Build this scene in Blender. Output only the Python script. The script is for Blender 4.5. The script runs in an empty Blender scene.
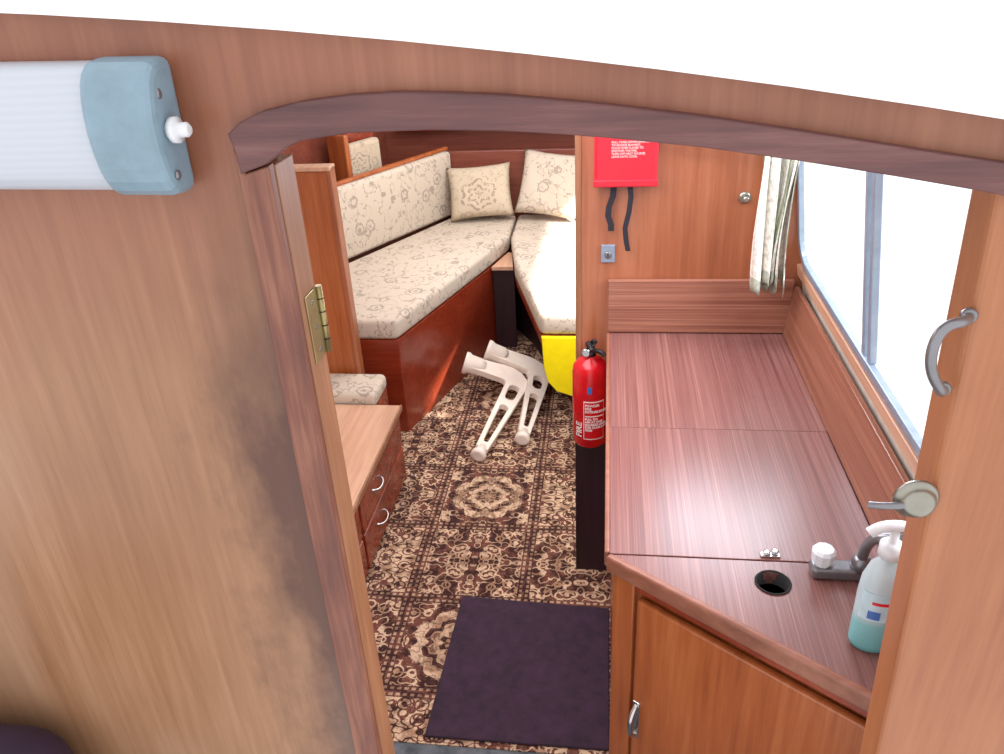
import bpy, math, random, bmesh
from mathutils import Vector, Matrix
random.seed(4)
sc = bpy.context.scene
COL = sc.collection
# ------------------------------------------------------------ camera solve
F = 780.0
Yc = Vector((108, 422, -780)).normalized()
Zc = Vector((-80, 1462, 780)).normalized()
Xc = Yc.cross(Zc).normalized()
Zc = Xc.cross(Yc).normalized()
H = 1.75
CAM = Vector((0, 0, H))
def ray(u, v):
    p = Vector((u-502, 377-v, -F))
    return Vector((p.dot(Xc), p.dot(Yc), p.dot(Zc)))
def onY(u, v, y):
    r = ray(u, v); return CAM + r*(y/r.y)
def onZ(u, v, z):
    r = ray(u, v); return CAM + r*((z-H)/r.z)
def onX(u, v, x):
    r = ray(u, v); return CAM + r*(x/r.x)
R = Matrix((Xc, Yc, Zc))
cd = bpy.data.cameras.new('camera'); cam = bpy.data.objects.new('camera', cd)
COL.objects.link(cam)
cam.matrix_world = Matrix.Translation(CAM) @ R.to_4x4()
cd.sensor_width = 36; cd.lens = F/1004*36; cd.clip_start = 0.01
sc.camera = cam
sc.view_settings.view_transform = 'Standard'
sc.view_settings.gamma = 1.08

# ------------------------------------------------------------ materials
def lin(c):
    r = []
    for x in c[:3]:
        x = x/255.0
        r.append(x/12.92 if x <= .04045 else ((x+.055)/1.055)**2.4)
    return (*r, 1)
def newmat(name, rough=.5, metal=0, spec=.5):
    m = bpy.data.materials.new(name); m.use_nodes = True
    b = m.node_tree.nodes['Principled BSDF']
    b.inputs['Roughness'].default_value = rough
    b.inputs['Metallic'].default_value = metal
    b.inputs['Specular IOR Level'].default_value = spec
    return m, m.node_tree.nodes, m.node_tree.links, b
def N(ns, t, **k):
    n = ns.new(t)
    for a, v in k.items(): setattr(n, a, v)
    return n
def ramp(ns, stops):
    r = ns.new('ShaderNodeValToRGB')
    el = r.color_ramp.elements
    while len(el) > 1: el.remove(el[0])
    el[0].position = stops[0][0]; el[0].color = lin(stops[0][1])
    for p, c in stops[1:]:
        e = el.new(p); e.color = lin(c)
    return r
def coords(ns, ls, scale=(1,1,1), kind='Object'):
    t = ns.new('ShaderNodeTexCoord'); m = ns.new('ShaderNodeMapping')
    m.inputs['Scale'].default_value = scale
    ls.new(t.outputs[kind], m.inputs['Vector']); return m.outputs[0]
def noise(ns, ls, vec, s, d=4, rough=.6):
    n = ns.new('ShaderNodeTexNoise'); n.inputs['Scale'].default_value = s
    n.inputs['Detail'].default_value = d; n.inputs['Roughness'].default_value = rough
    ls.new(vec, n.inputs['Vector']); return n.outputs['Fac']
def bump(ns, ls, b, fac, st=.1, dist=.002):
    k = ns.new('ShaderNodeBump'); k.inputs['Strength'].default_value = st
    k.inputs['Distance'].default_value = dist
    ls.new(fac, k.inputs['Height']); ls.new(k.outputs[0], b.inputs['Normal'])
def mth(ns, ls, op, a, b=None, c=None):
    n = ns.new('ShaderNodeMath'); n.operation = op
    for i, x in enumerate((a, b, c)):
        if x is None: continue
        if isinstance(x, (int, float)): n.inputs[i].default_value = x
        else: ls.new(x, n.inputs[i])
    return n.outputs[0]
def maprange(ns, ls, v, a, b, c=0, d=1):
    n = ns.new('ShaderNodeMapRange'); ls.new(v, n.inputs[0])
    for i, x in enumerate((a, b, c, d)): n.inputs[i+1].default_value = x
    return n.outputs[0]
def mixc(ns, ls, f, a, b):
    mx = N(ns, 'ShaderNodeMix', data_type='RGBA')
    if isinstance(f, (int, float)): mx.inputs[0].default_value = f
    else: ls.new(f, mx.inputs[0])
    for i, x in ((6, a), (7, b)):
        if isinstance(x, tuple): mx.inputs[i].default_value = lin(x)
        else: ls.new(x, mx.inputs[i])
    return mx.outputs[2]
def plain(name, c, rough=.5, metal=0, spec=.5, var=.06):
    m, ns, ls, b = newmat(name, rough, metal, spec)
    v = coords(ns, ls)
    f = noise(ns, ls, v, 30)
    c2 = tuple(x*(1-var*2) for x in c)
    r = ramp(ns, [(.3, c2), (.7, c)])
    ls.new(f, r.inputs[0]); ls.new(r.outputs[0], b.inputs['Base Color'])
    return m
def wood(name, dark, mid, light, axis='z', rough=.35, blot=3.0, fine=1.0, spec=.5, streak=14, aged=False, wts=(.45,.25,.3)):
    m, ns, ls, b = newmat(name, rough, 0, spec)
    k = .05
    s = {'x': (k, 1, 1), 'y': (1, k, 1), 'z': (1, 1, k)}[axis]
    v = coords(ns, ls, s); v0 = coords(ns, ls, {'x': (.5,1,1), 'y': (1,.5,1), 'z': (1,1,.5)}[axis])
    g = noise(ns, ls, v, streak*4*fine, 6, .7)
    g2 = noise(ns, ls, v, 12, 3, .5)
    bl = noise(ns, ls, v0, blot, 4, .55)
    s1 = mth(ns, ls, 'MULTIPLY', g, wts[0]); s2 = mth(ns, ls, 'MULTIPLY_ADD', g2, wts[1], s1)
    s3 = mth(ns, ls, 'MULTIPLY_ADD', bl, wts[2], s2)
    r = ramp(ns, [(.36, dark), (.5, mid), (.64, light)])
    ls.new(s3, r.inputs[0]); out = r.outputs[0]
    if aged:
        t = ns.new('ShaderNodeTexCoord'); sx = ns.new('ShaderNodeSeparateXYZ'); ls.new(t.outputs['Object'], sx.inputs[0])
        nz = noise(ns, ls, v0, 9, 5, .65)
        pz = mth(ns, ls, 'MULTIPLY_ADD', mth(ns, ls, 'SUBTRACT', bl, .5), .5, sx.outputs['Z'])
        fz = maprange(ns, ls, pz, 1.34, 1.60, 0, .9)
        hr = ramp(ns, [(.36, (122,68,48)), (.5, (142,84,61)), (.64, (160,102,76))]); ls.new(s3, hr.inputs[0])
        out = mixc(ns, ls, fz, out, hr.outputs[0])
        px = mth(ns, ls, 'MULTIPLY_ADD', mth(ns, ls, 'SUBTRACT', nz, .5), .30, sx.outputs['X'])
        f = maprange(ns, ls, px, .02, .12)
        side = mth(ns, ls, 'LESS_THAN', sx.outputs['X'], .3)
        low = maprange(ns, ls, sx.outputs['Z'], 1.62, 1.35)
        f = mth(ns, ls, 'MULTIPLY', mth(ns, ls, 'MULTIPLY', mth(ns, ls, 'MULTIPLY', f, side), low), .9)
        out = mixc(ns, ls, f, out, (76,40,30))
        pale = maprange(ns, ls, noise(ns, ls, v0, 2.6, 3, .5), .52, .72, 0, .4)  # pale patches put soft sunlight into the panel colour
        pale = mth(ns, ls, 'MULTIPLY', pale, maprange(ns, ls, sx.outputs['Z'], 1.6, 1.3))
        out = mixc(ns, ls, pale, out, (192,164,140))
    ls.new(out, b.inputs['Base Color'])
    bump(ns, ls, b, g, .08)
    return m
def laminate(name, dark, mid, light, axis='y', rough=.30, spec=.6):
    m, ns, ls, b = newmat(name, rough, 0, spec)
    s = {'x': (.004, 1, 1), 'y': (1, .004, 1)}[axis]
    s2 = {'x': (.008, 1, 1), 'y': (1, .008, 1)}[axis]
    g = noise(ns, ls, coords(ns, ls, s), 620, 3, .6)
    h = noise(ns, ls, coords(ns, ls, s2), 180, 3, .5)
    v = mth(ns, ls, 'ADD', mth(ns, ls, 'MULTIPLY', g, .65), mth(ns, ls, 'MULTIPLY', h, .35))
    r = ramp(ns, [(.34, dark), (.5, mid), (.66, light)])
    ls.new(v, r.inputs[0]); ls.new(r.outputs[0], b.inputs['Base Color'])
    return m
M = {}
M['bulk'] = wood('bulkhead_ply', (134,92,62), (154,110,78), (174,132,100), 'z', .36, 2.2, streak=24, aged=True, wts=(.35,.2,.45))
M['trim'] = wood('weathered_trim', (66,36,38), (98,60,58), (134,90,84), 'x', .55, 7, 1.3)
M['trimz'] = wood('weathered_jamb', (60,30,26), (116,66,50), (158,106,82), 'z', .5, 9, 1.3)
M['jamb'] = wood('jamb_edge', (112,68,42), (146,96,64), (178,128,94), 'z', .45, 5)
M['right'] = wood('door_teak', (146,84,50), (164,100,62), (180,118,78), 'z', .4, 2.5, streak=20, wts=(.4,.2,.4))
M['part'] = wood('partition_teak', (128,68,40), (154,88,56), (172,108,76), 'z', .3, 3)
M['cab'] = wood('cabinet_mahogany', (130,62,28), (158,82,40), (180,104,58), 'z', .25, 3)
M['red'] = wood('berth_mahogany', (92,28,16), (130,48,26), (160,72,44), 'x', .25, 3)
M['bunkw'] = wood('smooth_mahogany', (108,34,18), (126,44,24), (144,56,34), 'x', .22, 1.5)
M['bow'] = wood('bow_redwood', (88,40,30), (114,56,42), (138,76,58), 'x', .35, 2)
M['dark'] = wood('dark_mahogany', (48,20,18), (70,32,28), (90,44,38), 'z', .4, 3)
M['vdark'] = wood('black_brown_shade_wood', (26,8,16), (38,14,24), (52,24,34), 'z', .5, 3)  # near-black brown that paints shade into recesses and the lower partition
M['lam'] = laminate('streaked_laminate', (92,52,48), (120,76,70), (146,102,94))
M['lamx'] = laminate('streaked_laminate_cross', (112,62,48), (146,92,72), (174,122,100), 'x')
M['lams'] = laminate('streaked_laminate_side', (110,62,44), (142,88,66), (168,114,90))
M['edge'] = wood('worktop_lipping', (108,60,44), (134,80,60), (156,102,80), 'x', .35, 4)
M['lighttop'] = wood('light_top', (172,126,98), (198,152,122), (214,172,142), 'y', .4, 4)
M['white'] = plain('gelcoat_white', (250,251,252), .35, var=.01)
M['cream'] = plain('cream_lining', (232,220,202), .6)
M['navy'] = plain('navy_vinyl', (44,28,56), .6)
M['chrome'] = plain('chrome', (205,205,205), .18, 1)
M['alu'] = plain('aluminium', (150,168,188), .35, .4)
M['brass'] = plain('brass', (176,160,110), .35, .8)
M['dull'] = plain('worn_steel', (160,158,146), .3, .85)
M['greymetal'] = plain('grey_metal', (138,138,142), .3, .7)
M['redp'] = plain('red_paint', (210,14,26), .25)
M['redbox'] = plain('red_plastic', (222,20,44), .4)
M['black'] = plain('black_plastic', (22,22,26), .45)
M['strap'] = plain('black_webbing', (26,26,38), .8)
M['wtext'] = plain('white_print', (245,240,236), .6)
M['bluegrey'] = plain('blue_grey_plastic', (128,156,172), .4)
M['leg'] = plain('cream_plastic', (248,234,218), .35, var=.02)
M['legd'] = plain('grey_plug', (200,188,172), .5)
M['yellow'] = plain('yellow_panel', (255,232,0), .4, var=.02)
M['whitep'] = plain('white_plastic', (236,240,244), .35)
M['blueinf'] = plain('blue_print', (60,110,190), .5)
M['mat'] = plain('purple_mat', (56,32,54), .95, var=.2)
M['greyc'] = plain('grey_carpet', (104,112,118), .95, var=.2)
M['hole'] = plain('dark_recess', (12,8,8), .9)
def mk_diff():
    m, ns, ls, b = newmat('frosted_diffuser', .3)
    t = ns.new('ShaderNodeTexCoord'); w = N(ns, 'ShaderNodeTexWave', bands_direction='Z')
    w.inputs['Scale'].default_value = 50; ls.new(t.outputs['Object'], w.inputs['Vector'])
    r = ramp(ns, [(.0, (184,192,202)), (1, (189,196,206))]); ls.new(w.outputs['Fac'], r.inputs[0])
    ls.new(r.outputs[0], b.inputs['Base Color']); bump(ns, ls, b, w.outputs['Fac'], .03, .001)
    return m
M['diff'] = mk_diff()
def mk_teal():
    m, ns, ls, b = newmat('aqua_soap', .10)
    t = ns.new('ShaderNodeTexCoord'); s = ns.new('ShaderNodeSeparateXYZ'); ls.new(t.outputs['Object'], s.inputs[0])
    r = ramp(ns, [(.0, (132,214,218)), (.052, (152,222,226)), (.062, (212,234,240)), (.2, (224,240,244))])
    ls.new(s.outputs['Z'], r.inputs[0]); ls.new(r.outputs[0], b.inputs['Base Color'])
    b.inputs['Transmission Weight'].default_value = .4
    return m
M['teal'] = mk_teal()
M['labelq'] = plain('aqua_label', (196,224,234), .4)
def mk_glass():
    m = bpy.data.materials.new('window_glass'); m.use_nodes = True
    ns, ls = m.node_tree.nodes, m.node_tree.links; ns.clear()
    o = ns.new('ShaderNodeOutputMaterial'); mx = ns.new('ShaderNodeMixShader')
    t = ns.new('ShaderNodeBsdfTransparent'); g = ns.new('ShaderNodeBsdfGlossy'); g.inputs['Roughness'].default_value = .03
    t.inputs[0].default_value = (1,1,1,1)
    mx.inputs[0].default_value = .02
    ls.new(t.outputs[0], mx.inputs[1]); ls.new(g.outputs[0], mx.inputs[2]); ls.new(mx.outputs[0], o.inputs[0])
    return m
M['glass'] = mk_glass()
def mk_fabric(name, base, line, s=16, med=False):
    m, ns, ls, b = newmat(name, .9, 0, .2)
    v = coords(ns, ls, (1, 1, 1))
    vo = N(ns, 'ShaderNodeTexVoronoi', feature='F1'); vo.inputs['Scale'].default_value = s*.55
    ls.new(v, vo.inputs['Vector'])
    n1 = noise(ns, ls, v, s, 1.5, .5)
    n3 = noise(ns, ls, v, s*4, 1, .5)
    dv = mth(ns, ls, 'ADD', vo.outputs['Distance'], mth(ns, ls, 'MULTIPLY', mth(ns, ls, 'SUBTRACT', n3, .5), .22))
    ringa = mth(ns, ls, 'LESS_THAN', mth(ns, ls, 'ABSOLUTE', mth(ns, ls, 'SUBTRACT', dv, .24)), .035)
    corea = mth(ns, ls, 'LESS_THAN', dv, .10)
    stem = mth(ns, ls, 'LESS_THAN', mth(ns, ls, 'ABSOLUTE', mth(ns, ls, 'SUBTRACT', n1, .5)), .012)
    leafn = mth(ns, ls, 'MULTIPLY', mth(ns, ls, 'LESS_THAN', mth(ns, ls, 'ABSOLUTE', mth(ns, ls, 'SUBTRACT', n1, .5)), .05), mth(ns, ls, 'GREATER_THAN', n3, .6))
    l = mth(ns, ls, 'MAXIMUM', mth(ns, ls, 'MAXIMUM', ringa, corea), mth(ns, ls, 'MAXIMUM', mth(ns, ls, 'MULTIPLY', stem, .7), leafn))
    if med:
        t = ns.new('ShaderNodeTexCoord'); sx = ns.new('ShaderNodeSeparateXYZ'); ls.new(t.outputs['Generated'], sx.inputs[0])
        dx = mth(ns, ls, 'SUBTRACT', sx.outputs['X'], .5); dz = mth(ns, ls, 'SUBTRACT', sx.outputs['Z'], .5)
        rr = mth(ns, ls, 'SQRT', mth(ns, ls, 'ADD', mth(ns, ls, 'MULTIPLY', dx, dx), mth(ns, ls, 'MULTIPLY', dz, dz)))
        an = mth(ns, ls, 'COSINE', mth(ns, ls, 'MULTIPLY', mth(ns, ls, 'ARCTAN2', dz, dx), 6))
        rr = mth(ns, ls, 'MULTIPLY_ADD', an, .03, rr)
        rg = mth(ns, ls, 'MULTIPLY', mth(ns, ls, 'GREATER_THAN', mth(ns, ls, 'SINE', mth(ns, ls, 'MULTIPLY', rr, 60)), .2), mth(ns, ls, 'LESS_THAN', rr, .27))
        rg = mth(ns, ls, 'MULTIPLY', rg, mth(ns, ls, 'GREATER_THAN', n3, .45))
        out_ = mth(ns, ls, 'GREATER_THAN', rr, .3)
        l = mth(ns, ls, 'MAXIMUM', mth(ns, ls, 'MULTIPLY', l, mth(ns, ls, 'MULTIPLY', out_, .6)), rg)
    out = mixc(ns, ls, mth(ns, ls, 'MULTIPLY', l, .5), base, line)
    ls.new(out, b.inputs['Base Color'])
    bump(ns, ls, b, noise(ns, ls, v, 400, 2), .2, .001)
    return m
M['fab'] = mk_fabric('floral_fabric', (196,182,164), (98,86,80))
M['fab2'] = mk_fabric('floral_fabric_pillow', (190,174,150), (84,66,56), 20, True)
def mk_carpet():
    m, ns, ls, b = newmat('persian_carpet', .95, 0, .1)
    v = coords(ns, ls)
    T = .355
    s = ns.new('ShaderNodeSeparateXYZ'); ls.new(v, s.inputs[0])
    def fold(o):
        q = mth(ns, ls, 'ADD', mth(ns, ls, 'MULTIPLY', o, 1/T), 20.5)
        fr = mth(ns, ls, 'FRACT', q); fl = mth(ns, ls, 'FLOOR', q)
        return mth(ns, ls, 'ABSOLUTE', mth(ns, ls, 'SUBTRACT', fr, .5)), fl
    ax, fx = fold(s.outputs['X']); ay, fy = fold(s.outputs['Y'])
    par = mth(ns, ls, 'MODULO', mth(ns, ls, 'ADD', fx, mth(ns, ls, 'MULTIPLY', fy, 3)), 5)
    # medallion panels alternate along the aisle
    chk = mth(ns, ls, 'MULTIPLY', mth(ns, ls, 'SUBTRACT', 1, mth(ns, ls, 'MODULO', fx, 2)), mth(ns, ls, 'SUBTRACT', 1, mth(ns, ls, 'MODULO', fy, 2)))
    cv = ns.new('ShaderNodeCombineXYZ')
    ls.new(ax, cv.inputs[0]); ls.new(ay, cv.inputs[1]); ls.new(mth(ns, ls, 'MULTIPLY', par, 1.37), cv.inputs[2])
    n1 = noise(ns, ls, cv.outputs[0], 11, 1, .5)
    n2 = noise(ns, ls, cv.outputs[0], 8, 1, .5)
    vo = N(ns, 'ShaderNodeTexVoronoi', feature='F1'); vo.inputs['Scale'].default_value = 8
    ls.new(cv.outputs[0], vo.inputs['Vector'])
    dv = vo.outputs['Distance']
    scr = mth(ns, ls, 'LESS_THAN', mth(ns, ls, 'ABSOLUTE', mth(ns, ls, 'SUBTRACT', n1, .5)), .032)
    core = mth(ns, ls, 'LESS_THAN', dv, .22)
    ringv = mth(ns, ls, 'LESS_THAN', mth(ns, ls, 'ABSOLUTE', mth(ns, ls, 'SUBTRACT', dv, .44)), .05)
    field = mth(ns, ls, 'MAXIMUM', mth(ns, ls, 'MAXIMUM', core, ringv), scr)
    rad = mth(ns, ls, 'SQRT', mth(ns, ls, 'ADD', mth(ns, ls, 'MULTIPLY', ax, ax), mth(ns, ls, 'MULTIPLY', ay, ay)))
    ang = mth(ns, ls, 'ARCTAN2', ay, ax)
    pet = mth(ns, ls, 'MULTIPLY', mth(ns, ls, 'COSINE', mth(ns, ls, 'MULTIPLY', ang, 8)), .026)
    pet2 = mth(ns, ls, 'MULTIPLY', mth(ns, ls, 'COSINE', mth(ns, ls, 'MULTIPLY', ang, 16)), .010)
    rp = mth(ns, ls, 'ADD', mth(ns, ls, 'ADD', rad, pet), pet2)
    ring = mth(ns, ls, 'GREATER_THAN', mth(ns, ls, 'SINE', mth(ns, ls, 'MULTIPLY_ADD', rp, 44, .6)), -.45)
    lace = mth(ns, ls, 'ABSOLUTE', mth(ns, ls, 'SUBTRACT', ring, mth(ns, ls, 'MULTIPLY', scr, .6)))
    inm = mth(ns, ls, 'MULTIPLY', mth(ns, ls, 'LESS_THAN', rp, .38), chk)
    halo = mth(ns, ls, 'MULTIPLY', mth(ns, ls, 'LESS_THAN', mth(ns, ls, 'ABSOLUTE', mth(ns, ls, 'SUBTRACT', rp, .40)), .025), chk)
    inv = mth(ns, ls, 'MULTIPLY', mth(ns, ls, 'LESS_THAN', par, 1.5), mth(ns, ls, 'SUBTRACT', 1, chk))
    field = mth(ns, ls, 'ABSOLUTE', mth(ns, ls, 'SUBTRACT', field, inv))
    fm = mth(ns, ls, 'ADD', mth(ns, ls, 'MULTIPLY', field, mth(ns, ls, 'SUBTRACT', 1, inm)), mth(ns, ls, 'MULTIPLY', lace, inm))
    fm = mth(ns, ls, 'MULTIPLY', fm, mth(ns, ls, 'SUBTRACT', 1, halo))
    e = mth(ns, ls, 'MAXIMUM', ax, ay)
    beadc = mth(ns, ls, 'MINIMUM', ax, ay)
    bead = mth(ns, ls, 'GREATER_THAN', mth(ns, ls, 'SINE', mth(ns, ls, 'MULTIPLY', beadc, 110)), -.2)
    band = mth(ns, ls, 'GREATER_THAN', e, .445)
    bandc = mth(ns, ls, 'MULTIPLY', mth(ns, ls, 'MULTIPLY', mth(ns, ls, 'LESS_THAN', mth(ns, ls, 'ABSOLUTE', mth(ns, ls, 'SUBTRACT', e, .472)), .012), bead), .7)
    fm = mth(ns, ls, 'ADD', mth(ns, ls, 'MULTIPLY', fm, mth(ns, ls, 'SUBTRACT', 1, band)), mth(ns, ls, 'MULTIPLY', bandc, band))
    wear = noise(ns, ls, v, 150, 3, .75)
    big = noise(ns, ls, v, 5, 3, .6)
    lightc = mixc(ns, ls, maprange(ns, ls, n2, .40, .54), (164,126,98), (218,188,154))
    darkc = mixc(ns, ls, maprange(ns, ls, n2, .44, .58), (54,32,32), (104,60,50))
    mk = mth(ns, ls, 'MULTIPLY', fm, maprange(ns, ls, wear, .32, .5, .4, 1))
    mk = mth(ns, ls, 'ADD', mk, maprange(ns, ls, wear, .5, .68, 0, .2))
    mk = mth(ns, ls, 'MULTIPLY', mk, maprange(ns, ls, big, .35, .6, .7, 1))
    out = mixc(ns, ls, mk, darkc, lightc)
    ls.new(out, b.inputs['Base Color'])
    bump(ns, ls, b, noise(ns, ls, v, 500, 2), .5, .002)
    return m
M['carpet'] = mk_carpet()
def mk_curtain():
    m, ns, ls, b = newmat('striped_curtain', .9, 0, .2)
    t = ns.new('ShaderNodeTexCoord')
    u = ns.new('ShaderNodeSeparateXYZ'); ls.new(t.outputs['UV'], u.inputs[0])
    fr = mth(ns, ls, 'FRACT', mth(ns, ls, 'MULTIPLY', u.outputs['X'], 5))
    r = ramp(ns, [(0, (124,138,108)), (.12, (240,234,224)), (.5, (214,204,188)), (.58, (244,240,232)), (.84, (176,184,160)), (.9, (242,236,228))])
    r.color_ramp.interpolation = 'CONSTANT'
    ls.new(fr, r.inputs[0]); 
    n = noise(ns, ls, coords(ns, ls), 90, 2)
    mx = N(ns, 'ShaderNodeMix', data_type='RGBA'); mx.blend_type = 'MULTIPLY'
    ls.new(maprange(ns, ls, n, .52, .6, 0, .35), mx.inputs[0]); ls.new(r.outputs[0], mx.inputs[6]); mx.inputs[7].default_value = lin((160,160,140))
    hem = mth(ns, ls, 'MULTIPLY', mth(ns, ls, 'GREATER_THAN', u.outputs['Y'], .93), .6)
    edge = mth(ns, ls, 'MULTIPLY', mth(ns, ls, 'LESS_THAN', u.outputs['X'], .06), .7)
    out = mixc(ns, ls, mth(ns, ls, 'MAXIMUM', hem, edge), mx.outputs[2], (98,118,84))
    ls.new(out, b.inputs['Base Color'])
    return m
M['curtain'] = mk_curtain()

# ------------------------------------------------------------ geometry helpers
W = {}
def fin(name, me, mat, smooth=False, origin=None):
    if isinstance(mat, str): mat = M[mat]
    me.name = name
    xs = [v.co for v in me.vertices]
    if origin is None:
        lo = Vector([min(c[i] for c in xs) for i in range(3)]); hi = Vector([max(c[i] for c in xs) for i in range(3)])
        origin = Vector(((lo.x+hi.x)/2, (lo.y+hi.y)/2, lo.z))
    origin = Vector(origin)
    me.transform(Matrix.Translation(-origin))
    me.materials.clear(); me.materials.append(mat)
    for p in me.polygons: p.use_smooth = smooth
    ob = bpy.data.objects.new(name, me); ob.location = origin
    COL.objects.link(ob); W[ob.name] = origin
    return ob
def child(ob, par):
    ob.parent = par
    ob.matrix_parent_inverse = Matrix.Translation(-W[par.name])
    return ob
def meta(ob, label, cat, **k):
    ob['label'] = label; ob['category'] = cat
    for a, b in k.items(): ob[a] = b
    return ob
def group(name, parts, label, cat, base=None, **k):
    if base is None: base = W[parts[0].name]
    e = bpy.data.objects.new(name, None); e.empty_display_size = .05
    e.location = base; COL.objects.link(e); W[e.name] = Vector(base)
    for p in parts: child(p, e)
    return meta(e, label, cat, **k)
def struct(ob):
    ob['kind'] = 'structure'; return ob
def evalmesh(ob):
    bpy.context.view_layer.update()
    dg = bpy.context.evaluated_depsgraph_get()
    me = bpy.data.meshes.new_from_object(ob.evaluated_get(dg))
    bpy.data.objects.remove(ob); return me
def rawmesh(verts, faces):
    me = bpy.data.meshes.new('m'); me.from_pydata([tuple(v) for v in verts], [], faces); me.update(); return me
def bevelled(me, w, seg=2, ang=30):
    ob = bpy.data.objects.new('t', me); COL.objects.link(ob)
    md = ob.modifiers.new('b', 'BEVEL'); md.width = w; md.segments = seg; md.limit_method = 'ANGLE'; md.angle_limit = math.radians(ang)
    return evalmesh(ob)
def box(name, x0, x1, y0, y1, z0, z1, mat, bev=.003, seg=2, mtx=None):
    vs = [(x, y, z) for x in (x0, x1) for y in (y0, y1) for z in (z0, z1)]
    fs = [(0,1,3,2), (4,6,7,5), (0,4,5,1), (2,3,7,6), (0,2,6,4), (1,5,7,3)]
    me = rawmesh(vs, fs)
    if bev: me = bevelled(me, bev, seg)
    if mtx is not None: me.transform(mtx)
    return fin(name, me, mat)
def prism(name, poly, z0, z1, mat, bev=.003, seg=2, mtx=None, smooth=False):
    n = len(poly)
    a = sum(poly[i][0]*poly[(i+1)%n][1]-poly[(i+1)%n][0]*poly[i][1] for i in range(n))
    if a < 0: poly = poly[::-1]
    vs = [(p[0], p[1], z0) for p in poly]+[(p[0], p[1], z1) for p in poly]
    fs = [tuple(range(n))[::-1], tuple(range(n, 2*n))]+[(i, (i+1)%n, n+(i+1)%n, n+i) for i in range(n)]
    me = rawmesh(vs, fs)
    if bev: me = bevelled(me, bev, seg)
    if mtx is not None: me.transform(mtx)
    return fin(name, me, mat, smooth)
def plate(name, outer, holes, thick, mtx, mat, bev=0, smooth=False):
    cu = bpy.data.curves.new('c', 'CURVE'); cu.dimensions = '2D'; cu.fill_mode = 'BOTH'
    cu.extrude = thick/2-bev; cu.bevel_depth = bev; cu.bevel_resolution = 2; cu.offset = -bev
    for pts in [outer]+holes:
        s = cu.splines.new('POLY'); s.points.add(len(pts)-1)
        for i, p in enumerate(pts): s.points[i].co = (p[0], p[1], 0, 1)
        s.use_cyclic_u = True
    ob = bpy.data.objects.new('t', cu); COL.objects.link(ob)
    me = evalmesh(ob); me.transform(mtx)
    return fin(name, me, mat, smooth)
def tube(name, pts, r, mat, res=6, bez=True):
    cu = bpy.data.curves.new('c', 'CURVE'); cu.dimensions = '3D'; cu.bevel_depth = r; cu.bevel_resolution = res; cu.use_fill_caps = True
    s = cu.splines.new('NURBS' if bez else 'POLY'); s.points.add(len(pts)-1)
    for i, p in enumerate(pts): s.points[i].co = (*p, 1)
    if bez: s.order_u = min(4, len(pts)); s.use_endpoint_u = True; s.resolution_u = 8
    ob = bpy.data.objects.new('t', cu); COL.objects.link(ob)
    return fin(name, evalmesh(ob), mat, True)
def lathe(name, prof, mat, loc=(0,0,0), rot=None, seg=32, sx=1, sy=1, smooth=True):
    vs = []; fs = []
    for r, z in prof:
        for i in range(seg):
            a = 2*math.pi*i/seg; vs.append((r*math.cos(a)*sx, r*math.sin(a)*sy, z))
    n = len(prof)
    for j in range(n-1):
        for i in range(seg):
            k = (i+1) % seg; fs.append((j*seg+i, j*seg+k, (j+1)*seg+k, (j+1)*seg+i))
    fs.append(tuple(range(seg))[::-1]); fs.append(tuple(range((n-1)*seg, n*seg)))
    me = rawmesh(vs, fs)
    if rot is not None: me.transform(rot.to_4x4())
    me.transform(Matrix.Translation(loc))
    ob = fin(name, me, mat, smooth)
    if smooth:
        for p in ob.data.polygons:
            if len(p.vertices) > 4: p.use_smooth = False
    return ob
def text(name, s, size, mtx, mat, align='LEFT', ext=.0004, space=1.0):
    cu = bpy.data.curves.new('t', 'FONT'); cu.body = s; cu.size = size; cu.extrude = ext; cu.align_x = align; cu.space_line = space
    ob = bpy.data.objects.new('t', cu); COL.objects.link(ob)
    me = evalmesh(ob); me.transform(mtx); return fin(name, me, mat)
def frame(o, e1, e2, e3):
    m = Matrix.Identity(4)
    for i, e in enumerate((Vector(e1), Vector(e2), Vector(e3))):
        for j in range(3): m[j][i] = e[j]
    for j in range(3): m[j][3] = o[j]
    return m
def rotX(a): return Matrix.Rotation(a, 3, 'X')
def rotY(a): return Matrix.Rotation(a, 3, 'Y')
XZ = lambda y: frame((0, y, 0), (1,0,0), (0,0,1), (0,-1,0))

# ------------------------------------------------------------ bulkhead
def roofz(x): return 1.6772-.1471*x-.07115*x*x
YB = .65
XL, XR = -1.52, .62
JL = -.285
archlow = [(285,149),(300,141),(350,133),(430,130),(500,131),(560,134),(630,140),(700,147),(800,161),(900,177),(975,190),(1010,197)]
archup = [(228,134),(240,122),(260,112),(300,102),(350,95),(400,92),(450,93),(500,95),(600,104),(700,116),(800,131),(900,147),(1010,164)]
lowp = [onY(u, v, .638) for u, v in archlow]
upp = [onY(u, v, .638) for u, v in archup]
lowp.append(lowp[-1]+(lowp[-1]-lowp[-2])*6); upp.append(upp[-1]+(upp[-1]-upp[-2])*1.9)
wallpoly = [(XL, 0)]
for i in range(25):
    x = XL+(XR-XL)*i/24; wallpoly.append((x, roofz(x)))
wallpoly += [(XR, 0), (.36, 0), (.336, 1.50)]
wallpoly += [(p.x, p.z+.012) for p in lowp[::-1] if JL-.015 < p.x < .32]
wallpoly += [(JL-.013, lowp[0].z-.02), (JL-.013, 0)]
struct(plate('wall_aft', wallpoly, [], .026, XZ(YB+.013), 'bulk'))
struct(plate('trim_2', [(p.x, p.z) for p in upp]+[(p.x, p.z) for p in lowp[::-1]]+[(JL, lowp[0].z-.012), (JL-.025, lowp[0].z-.02), (upp[0].x+.003, upp[0].z-.012)], [], .014, XZ(.643), 'trim', .002))
tz = lowp[0].z-.006
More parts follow.
